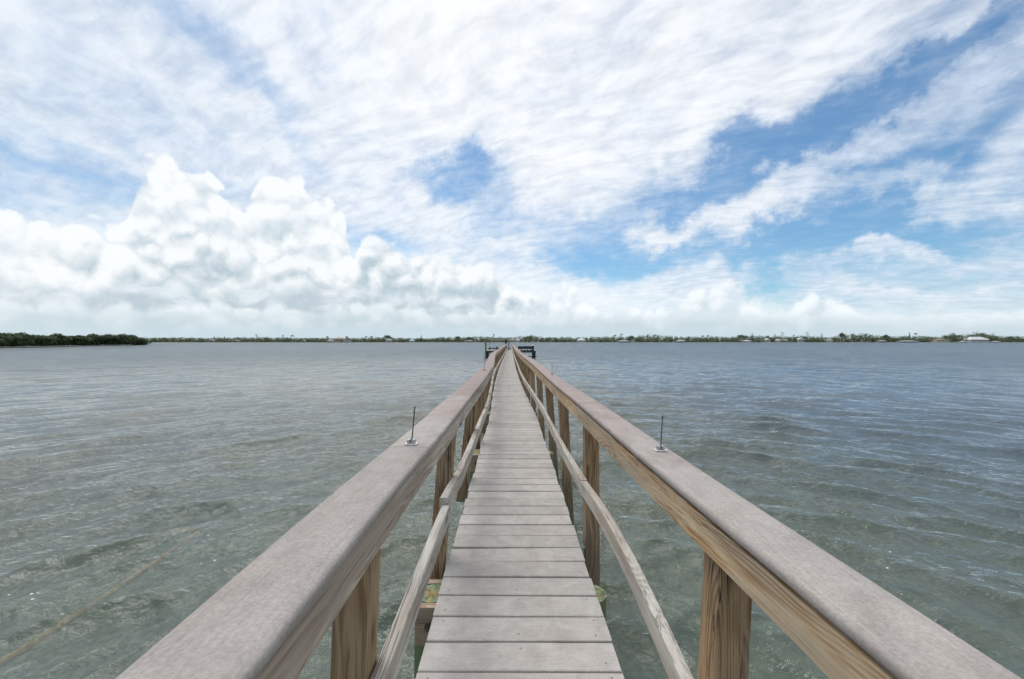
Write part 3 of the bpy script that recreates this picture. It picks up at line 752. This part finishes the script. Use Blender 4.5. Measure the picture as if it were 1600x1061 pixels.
M['roots'] = plain('mangrove_roots', (.11, .095, .08), .85, .3, 3)
def leaves(m, c, rad, n, s, r, shell=.5, flat=1.0):
    """n small leaf-clump faces through an ellipsoid volume"""
    for _ in range(n):
        while True:
            p = Vector((r.uniform(-1, 1), r.uniform(-1, 1), r.uniform(-1, 1)))
            if shell*.6 < p.length < 1: break
        q = Vector((c[0]+p.x*rad[0], c[1]+p.y*rad[1], c[2]+p.z*rad[2]))
        nrm = (Vector((p.x, p.y, p.z+.4))+Vector((r.gauss(0, .5), r.gauss(0, .5), r.gauss(0, .5)))).normalized()
        a = nrm.orthogonal().normalized(); a.rotate(Matrix.Rotation(r.uniform(0, 6.28), 3, nrm)); b = nrm.cross(a)
        sa = s*r.uniform(.6, 1.4); sb = sa*r.uniform(.45, .8)*flat
        m.add([q-a*sa, q-b*sb, q+a*sa+nrm*sa*.2, q+b*sb], [(0, 1, 2, 3)])
def lumpy(m, r, w, h, d, s, dens, z0=0.0):
    nl = max(4, int(w*h/ (s*s*60)))+4
    for i in range(nl):
        a = r.uniform(0, 6.28); rr = r.random()**.5*.75
        cx_, cy_ = rr*math.cos(a)*w/2, rr*math.sin(a)*d/2
        top = z0+h*(1-.45*rr*rr)*r.uniform(.78, 1.0)
        k = r.uniform(.22, .36)
        leaves(m, (cx_, cy_, top-k*h*.55), (w*k*.9, d*k, h*k*.75), int(dens*18), s, r)
def mangrove_mesh(seed, far=False):
    r = random.Random(seed); m = MB()
    lumpy(m, r, 7.0, 5.0, 6.0, .30, 9, 0.3)
    leaves(m, (0, 0, 1.7), (3.4, 3, 1.5), 260, .33, r)
    t = MB()
    for k in range(5):
        a = r.uniform(0, 6.28); x0, y0 = .5*math.cos(a), .5*math.sin(a)
        t.tube([(x0, y0, .9), (x0*2.2, y0*2.2, 2.2), (x0*3.4, y0*3.4, 3.6)], .09, 5, r1=.04)
    for k in range(16):
        a = r.uniform(0, 6.28); q = r.uniform(.8, 3.2); z1 = r.uniform(.8, 1.7)
        t.tube([(q*math.cos(a), q*math.sin(a), -.4), (q*.85*math.cos(a), q*.85*math.sin(a), z1*.7), (q*.4*math.cos(a), q*.4*math.sin(a), z1)], .035, 4)
    return m, t
MGM = []
for s_ in range(5):
    a, b = mangrove_mesh(100+s_); MGM.append((a.mesh('crown', M['mangrove']), b.mesh('trunk', M['roots'])))
# near island at the left edge: bank from (x=-?,130 m) to its tip
isl = []
def isl_pt(px): # waterline depth for column px
    t = (px+60)/295; return 118+t*95
for i in range(30):
    px = -75+i*10.2
    if px > 226: break
    d = isl_pt(px)+random.uniform(1, 3)+3; x = at(px, d)
    isl.append((px, x, d))
    hh = np.interp(px, [-80, 0, 70, 120, 150, 165, 200, 215, 232], [1.0, .98, .93, .90, 1.05, 1.10, 1.02, .82, .45])
    t = empty('mangrove_tree', (x, d, 0), random.uniform(0, 6.28), label='dark green mangrove tree in the dense island thicket at the left', cat='mangrove', group='mangroves on the near island')
    s = hh*random.uniform(.84, 1.10); t.scale = (s*1.05, s*1.05, s*1.08)
    me = MGM[i % 5]; link('crown', me[0], t); link('trunk', me[1], t)
bk = MB(); rr_ = random.Random(5)
for i in range(60):
    px = -85+i*5.2
    d = isl_pt(px)+rr_.uniform(6, 16); x = at(px, d)
    hh = np.interp(px, [-80, 0, 70, 120, 150, 200, 215, 232], [4.9, 4.7, 4.6, 4.7, 5.0, 4.8, 3.6, 1.9])
    leaves(bk, (x, d, hh*.5), (4, 4, hh*.5*rr_.uniform(.8, 1.1)), 330, .36, rr_)
bk.obj('mangrove_thicket', M['mangrove'], label='dense mass of mangrove leaves behind the island trees', kind='stuff')
im = MB(); pts = [(at(p, isl_pt(p)+3), isl_pt(p)+3) for p in range(-90, 228, 12)]
back = [(at(p, isl_pt(p)+3)-6, isl_pt(p)+40) for p in range(-90, 228, 12)]
n = len(pts); im.add([(x, y, -.4) for x, y in pts]+[(x+.2, y+2, .16) for x, y in pts]+[(x, y, .2) for x, y in back], [(i, i+1, n+i+1, n+i) for i in range(n-1)]+[(n+i, n+i+1, 2*n+i+1, 2*n+i) for i in range(n-1)])
im.obj('island_ground', plain('mud', (.07, .06, .045), .9), kind='structure')

# ------------------------------------------------------------------ far shore
YS = 640.0
def zs(py, d=YS): return CAM_H+(533-py)*d/FPX
land = MB(); vs = []
N_ = 60
for i in range(N_+1):
    x = -1400+i*(2700/N_)
    j = 6*math.sin(i*1.7)+4*math.sin(i*.6)
    vs += [(x, YS-14+j*.3, -.4), (x, YS-10+j*.3, .5), (x, YS+500, 1.4)]
land.add(vs, [(3*i+k, 3*i+3+k, 3*i+4+k, 3*i+1+k) for i in range(N_) for k in range(2)])
land.obj('far_shore', plain('shore_soil', (.16, .15, .11), .9), kind='structure')
# height of the tree line by photo column
prof = [(-200, 529), (180, 529), (300, 529.5), (420, 529), (520, 530), (600, 529), (650, 530), (700, 529), (740, 527.5), (790, 529), (815, 528), (830, 526), (850, 528.5), (900, 529),
        (950, 528), (1000, 527), (1010, 525.5), (1040, 526), (1060, 528), (1150, 528), (1162, 525), (1190, 527), (1230, 528), (1270, 527), (1300, 529), (1320, 526), (1340, 523.5), (1365, 526),
        (1400, 528), (1440, 527), (1470, 529), (1486, 523), (1500, 526), (1512, 524), (1525, 521.5), (1545, 525), (1570, 528), (1600, 527), (1900, 528)]
pfx, pfy = zip(*prof); pfy = [q-.9 for q in pfy]
r_ = random.Random(21); wm = MB()
px = -330.0
while px < 1960:
    for row, dd in ((0, 0), (1, 30), (2, 60)):
        d = YS+dd+r_.uniform(-4, 8); x = at(px+r_.uniform(-3, 3), d)
        h = zs(np.interp(px, pfx, pfy), YS+dd)*(r_.uniform(.8, 1.12) if row == 0 else r_.uniform(1.0, 1.32))
        if row == 0 and r_.random() < .25: h *= .6
        w_ = r_.uniform(3.5, 6.5)
        leaves(wm, (x, d, h*.55), (w_, 4, h*.47), 62, .85, r_)
        leaves(wm, (x, d, h*.22), (w_*1.1, 5, h*.3), 22, .9, r_)
    px += r_.uniform(3.4, 5.8)
wm.obj('shoreline_wood', M['shore'], label='low continuous belt of green trees along the far shore', kind='stuff')

def palm_mesh(seed, h, lean=0.0):
    r = random.Random(seed); t = MB(); c = MB(); tx = lean*h
    t.tube([(0, 0, 0), (tx*.25, 0, h*.5), (tx, 0, h)], .32, 6, r1=.2)
    for k in range(15):
        a = 2*math.pi*k/15+r.uniform(-.2, .2); up = r.uniform(.1, 1.0); Lf = r.uniform(2.3, 3.3)
        P = [Vector((tx, 0, h))+Vector((math.cos(a)*Lf*s, math.sin(a)*Lf*s, up*Lf*s*1.2-1.5*Lf*s*s*.8)) for s in (0, .25, .5, .75, 1)]
        sd = Vector((-math.sin(a), math.cos(a), 0))
        for i in range(4):
            for sg in (-1, 1):
                w1, w2 = (.42, .5, .45, .3, .05)[i], (.42, .5, .45, .3, .05)[i+1]
                c.add([P[i], P[i+1], P[i+1]+sd*sg*w2-Vector((0, 0, .25)), P[i]+sd*sg*w1-Vector((0, 0, .25))], [(0, 1, 2, 3)])
    return c, t
def pine_mesh(seed, h, w, col=False):
    r = random.Random(seed); c = MB(); t = MB(); t.tube([(0, 0, 0), (0, 0, h*.95)], .3, 5, r1=.1)
    nl = 9 if not col else 12
    for k in range(nl):
        f = (.28 if not col else .12)+.70*k/(nl-1); ww = w*(1.05-.75*f)*(r.uniform(.6, 1.1) if not col else 1)
        a = r.uniform(0, 6.28); o_ = 0 if col else ww*.35
        leaves(c, (o_*math.cos(a), o_*math.sin(a), h*f), (ww*.5, ww*.5, h*.085), 26, .42, r, flat=.7)
    return c, t
def broad_mesh(seed, h, w):
    r = random.Random(seed); c = MB(); t = MB()
    t.tube([(0, 0, 0), (0, 0, h*.5)], .4, 6, r1=.25)
    for k in range(5):
        a = r.uniform(0, 6.28); t.tube([(0, 0, h*.45), (w*.25*math.cos(a), w*.25*math.sin(a), h*.75)], .18, 4, r1=.06)
    for k in range(12):
        a = r.uniform(0, 6.28); q = r.random()**.5*.72
        leaves(c, (w*.5*q*math.cos(a), w*.5*q*math.sin(a), h*(.42+.46*(1-q*q)*r.uniform(.6, 1))), (w*.22, w*.22, h*.17), 50, .7, r)
    return c, t
# (kind, column, top row, width m, label)
TREES = [
 ('pine', 335, 524.5, 3, 'small dark pine rising at the left start of the far shore'),
 ('pine', 351, 524.5, 3, 'slim pine just right of the first small pine on the left shore'),
 ('fan', 401, 522.5, 9, 'broad feathery tree clump tallest on the left part of the far shore'),
 ('fan', 442, 523.5, 6, 'loose feathery tree just left of the leaning palm on the far shore'),
 ('palmlean', 453, 523, 5, 'leaning palm above the left part of the far shore'),
 ('palm', 511, 525, 4, 'palm just left of the pinkish house on the far shore'),
 ('palm', 542, 525, 4, 'palm at the right end of the pinkish house'),
 ('palm', 572, 524.5, 4, 'left palm of the pair between the pinkish house and the low grey house'),
 ('palm', 581, 524.5, 4, 'right palm of the pair between the pinkish house and the low grey house'),
 ('broad', 605, 523, 14, 'round crowned tree behind the low grey house on the far shore'),
 ('pine', 658, 522.5, 3, 'narrow pine right of the pale blue house'),
 ('broad', 715, 524.5, 9, 'bushy tree left of the boat lift on the far shore'),
 ('broad', 734, 526, 10, 'low round dark tree close left of the boat lift beam'),
 ('broad', 827, 524, 15, 'dome shaped dark tree just right of the pier end on the far shore'),
 ('pine', 829, 522, 3, 'thin pine poking from the dome shaped tree beyond the bench'),
 ('palm', 961, 522.5, 4, 'short palm left of the tall bare palm on the far shore'),
 ('palm', 971, 521, 4.5, 'tall bare stemmed palm above the low grey boathouse'),
 ('broad', 986, 524, 10, 'rounded tree right of the tall bare palm'),
 ('pine', 1012, 520.5, 4, 'dark pointed pine above the light green grove'),
 ('palm', 1023, 522, 5, 'palm over the light green grove right of the dark pine'),
 ('palm', 1098, 523.5, 4, 'left palm of the close pair right of the pale arched house'),
 ('palm', 1106, 523, 4, 'right palm of the close pair right of the pale arched house'),
 ('broad', 1159, 521.5, 13, 'wide tree behind the long white roofed house'),
 ('fan', 1177, 521, 9, 'feathery clump just right of the wide tree and the long white roof'),
 ('palm', 1199, 524, 4, 'small palm above the cream gabled house'),
 ('fan', 1211, 522.5, 5, 'narrow feathery tree between the cream gabled house and the tall clump'),
 ('fan', 1222, 519, 8, 'tall feathery tree behind the small white square house'),
 ('fan', 1240, 523, 6, 'thin spreading tree left of the tall white house'),
 ('fan', 1262, 518.5, 8, 'high plumed tree right of the tall white house'),
 ('fan', 1284, 521.5, 8, 'ragged plumed tree left of the small cream house'),
 ('broad', 1316, 518.5, 9, 'umbrella crowned tree on the left flank of the green knoll'),
 ('palm', 1352, 521, 4, 'palm on the right flank of the green knoll'),
 ('broad', 1383, 522.5, 11, 'flat topped tree right of the green knoll'),
 ('pine', 1421, 518, 4.5, 'dark narrow column shaped pine above the long grey boathouse'),
 ('palm', 1431, 520, 3.5, 'thin palm just right of the column shaped pine'),
 ('broad', 1489, 521, 22, 'large smooth domed tree left of the white hip roofed mansion'),
 ('broad', 1532, 519.5, 26, 'big dark tree spreading behind the white hip roofed mansion'),
 ('fan', 1552, 521, 9, 'feathery tree at the right shoulder of the white mansion'),
 ('broad', 1578, 525, 9, 'small flat tree right of the white mansion near the photo edge'),
]
for i, (k, px, py, w, lab) in enumerate(TREES):
    d = YS+22+(i % 3)*6; h = zs(py, d)
    if k == 'palm': c, t = palm_mesh(i, h-1.2)
    elif k == 'palmlean': c, t = palm_mesh(i, h-1.2, .35)
    elif k == 'pine': c, t = pine_mesh(i, h, w*1.1, True)
    elif k == 'fan': c, t = pine_mesh(i, h, w*1.5)
    else: c, t = broad_mesh(i, h, w*1.15)
    nm = {'palm': 'palm_tree', 'palmlean': 'palm_tree', 'pine': 'pine_tree', 'fan': 'feathery_tree', 'broad': 'broadleaf_tree'}[k]
    o = empty(nm, (at(px, d), d, 1.0), label=lab, cat='palm' if 'palm' in k else 'tree')
    for q in (c, t): q.v = [(a, b, z_-1.0) for a, b, z_ in q.v]
    c.obj('crown', M['pinel'] if k in ('pine', 'fan') else M['shore'], o); t.obj('trunk', M['bark'], o)

# houses
HW = {'white': (.50, .50, .48), 'cream': (.55, .51, .42), 'pink': (.50, .38, .33), 'grey': (.36, .37, .37), 'blue': (.38, .50, .60), 'tan': (.42, .36, .28)}
HM = {k: plain('wall_'+k, v, .8, .08, .4) for k, v in HW.items()}
RM = {k: plain('roof_'+k, v, .7, .1, .5) for k, v in {'white': (.60, .61, .62), 'grey': (.33, .34, .35), 'brown': (.27, .20, .17), 'tan': (.42, .32, .26), 'blue': (.42, .55, .66)}.items()}
GL = plain('dark_window', (.035, .045, .05), .15)
def house(x0, x1, top, base, wall, roof, label, style='hip', d=None, rooff=.45, nwin=None):
    d = d or YS-4; X0, X1 = at(x0, d), at(x1, d); w = X1-X0; xc = (X0+X1)/2; H = zs(top, d); z0 = .6
    hr = (H-z0)*rooff; hw = H-hr; dp = max(6, min(12, w*.6))
    o = empty('house', (xc, d, z0), label=label, cat='house')
    hw -= z0; ov = .5
    MB().box(-w/2, w/2, 0, dp, 0, hw).obj('wall', HM[wall], o)
    m = MB(); a, b = w/2+ov, dp+ov
    if style == 'hip':
        ri = max(a-dp*.6, a*.12)
        vs = [(-a, -ov, hw), (a, -ov, hw), (a, b, hw), (-a, b, hw), (-ri, dp/2, hw+hr), (ri, dp/2, hw+hr)]
        m.add(vs, [(0, 1, 5, 4), (1, 2, 5), (2, 3, 4, 5), (3, 0, 4), (0, 3, 2, 1)])
    elif style == 'gable':
        vs = [(-a, -ov, hw), (a, -ov, hw), (a, b, hw), (-a, b, hw), (0, -ov, hw+hr), (0, b, hw+hr)]
        m.add(vs, [(0, 1, 4), (1, 2, 5, 4), (2, 3, 5), (3, 0, 4, 5), (0, 3, 2, 1)])
    else:
        m.box(-a, a, -ov, b, hw+.002, hw+max(hr, .5))
    m.obj('roof', RM[roof], o)
    n = nwin or max(2, int(w/3.2)); ws = w/n
    for i in range(n):
        xx = -w/2+ws*(i+.5)
        fr = MB(); fr.box(xx-ws*.30, xx+ws*.30, -.10, .02, hw*.28, hw*.85); f = fr.obj('window', M['white'], o)
        MB().box(xx-ws*.25, xx+ws*.25, -.13, -.101, hw*.33, hw*.80).obj('pane', GL, f)
    return o
house(321, 333, 530, 535, 'grey', 'grey', 'pale low house at the left start of the far shore', rooff=.4)
house(355, 371, 530.2, 535, 'white', 'grey', 'long pale house with light roof on the left part of the far shore', rooff=.5)
house(471, 477, 530.6, 535, 'white', 'white', 'tiny white roof in trees between the leaning palm and the pinkish house')
hp = house(521, 537, 526.6, 535, 'pink', 'tan', 'big pinkish beige house with tan roof left of the pier end', rooff=.3)
house(511, 520, 530.3, 535, 'cream', 'grey', 'low cream wing in front of the left side of the pinkish house', d=YS-12)
house(537.5, 546, 531.3, 535, 'white', 'white', 'low white boathouse in front of the right side of the pinkish house', d=YS-12, style='flat', rooff=.2)
house(602, 612, 529.5, 535, 'grey', 'grey', 'low grey house under the round crowned tree', rooff=.4)
house(639, 647, 530, 535, 'blue', 'blue', 'small pale blue house on the far shore left of the pier')
house(724, 739, 531.5, 535, 'grey', 'grey', 'low grey roofed house left of the boat lift on the far shore', style='hip')
house(794, 806, 528.6, 535, 'tan', 'tan', 'beige house seen right above the end of the pier')
house(806, 812, 529.2, 535, 'white', 'white', 'small white house right of the beige house above the pier end')
house(903, 915, 528.2, 535, 'white', 'white', 'white roofed house among trees right of the bench', rooff=.55)
house(967, 984, 531.6, 535, 'grey', 'grey', 'low grey boathouse at the water under the tall bare palm', rooff=.5, d=YS-14)
house(1059, 1071, 530.8, 535, 'white', 'grey', 'pale arched house with rounded roof at the water', rooff=.55, d=YS-14)
house(1160, 1174, 531.3, 535, 'white', 'white', 'long low white roofed house under the wide tree', rooff=.4)
house(1197, 1204, 528.8, 535, 'cream', 'white', 'narrow cream gabled house with small palm above', style='gable')
house(1216, 1231, 530, 535, 'white', 'white', 'small white square house below the tall feathery tree', rooff=.35)
house(1248, 1256, 528.0, 535, 'white', 'white', 'tall white house with gable between plumed trees', style='gable', rooff=.35)
house(1292, 1302, 530, 535, 'cream', 'grey', 'small cream house just left of the green knoll', rooff=.4)
house(1376, 1385, 531.5, 535, 'grey', 'grey', 'small grey shed under the flat topped tree', rooff=.4, d=YS-12)
house(1411, 1437, 532, 535, 'grey', 'grey', 'long low grey boathouse under the column shaped pine', rooff=.5, d=YS-14)
house(1463, 1483, 528.8, 535, 'cream', 'brown', 'long cream house with brown roof left of the domed tree', rooff=.45)
house(1505, 1511, 532.6, 535, 'white', 'white', 'tiny white hut at the water left of the white mansion', d=YS-14)
hm = house(1517, 1546, 526.2, 535, 'white', 'white', 'white hip roofed mansion on the right part of the far shore', rooff=.52, nwin=9, d=YS-8)
house(1555, 1564, 533, 535, 'grey', 'white', 'tiny pale hut at the water right of the white mansion', d=YS-14)
tw = MB(); tw.cyl((0, 0, 0), .55, .5, 0, zs(524, 700), 8); tq = tw.obj('tower', HM['grey'], None, (at(771.5, 700), 700, 0), label='slim grey tower standing above the boat lift beam on the far shore', cat='tower')
MB().box(-.95, .95, -.95, .95, zs(524, 700)+.01, zs(522, 700)).obj('tower_head', M['dark_wood'], tq)

# ------------------------------------------------------------------ render settings kept light
S.cycles.max_bounces = 6; S.cycles.transparent_max_bounces = 8; S.cycles.caustics_reflective = False; S.cycles.caustics_refractive = False
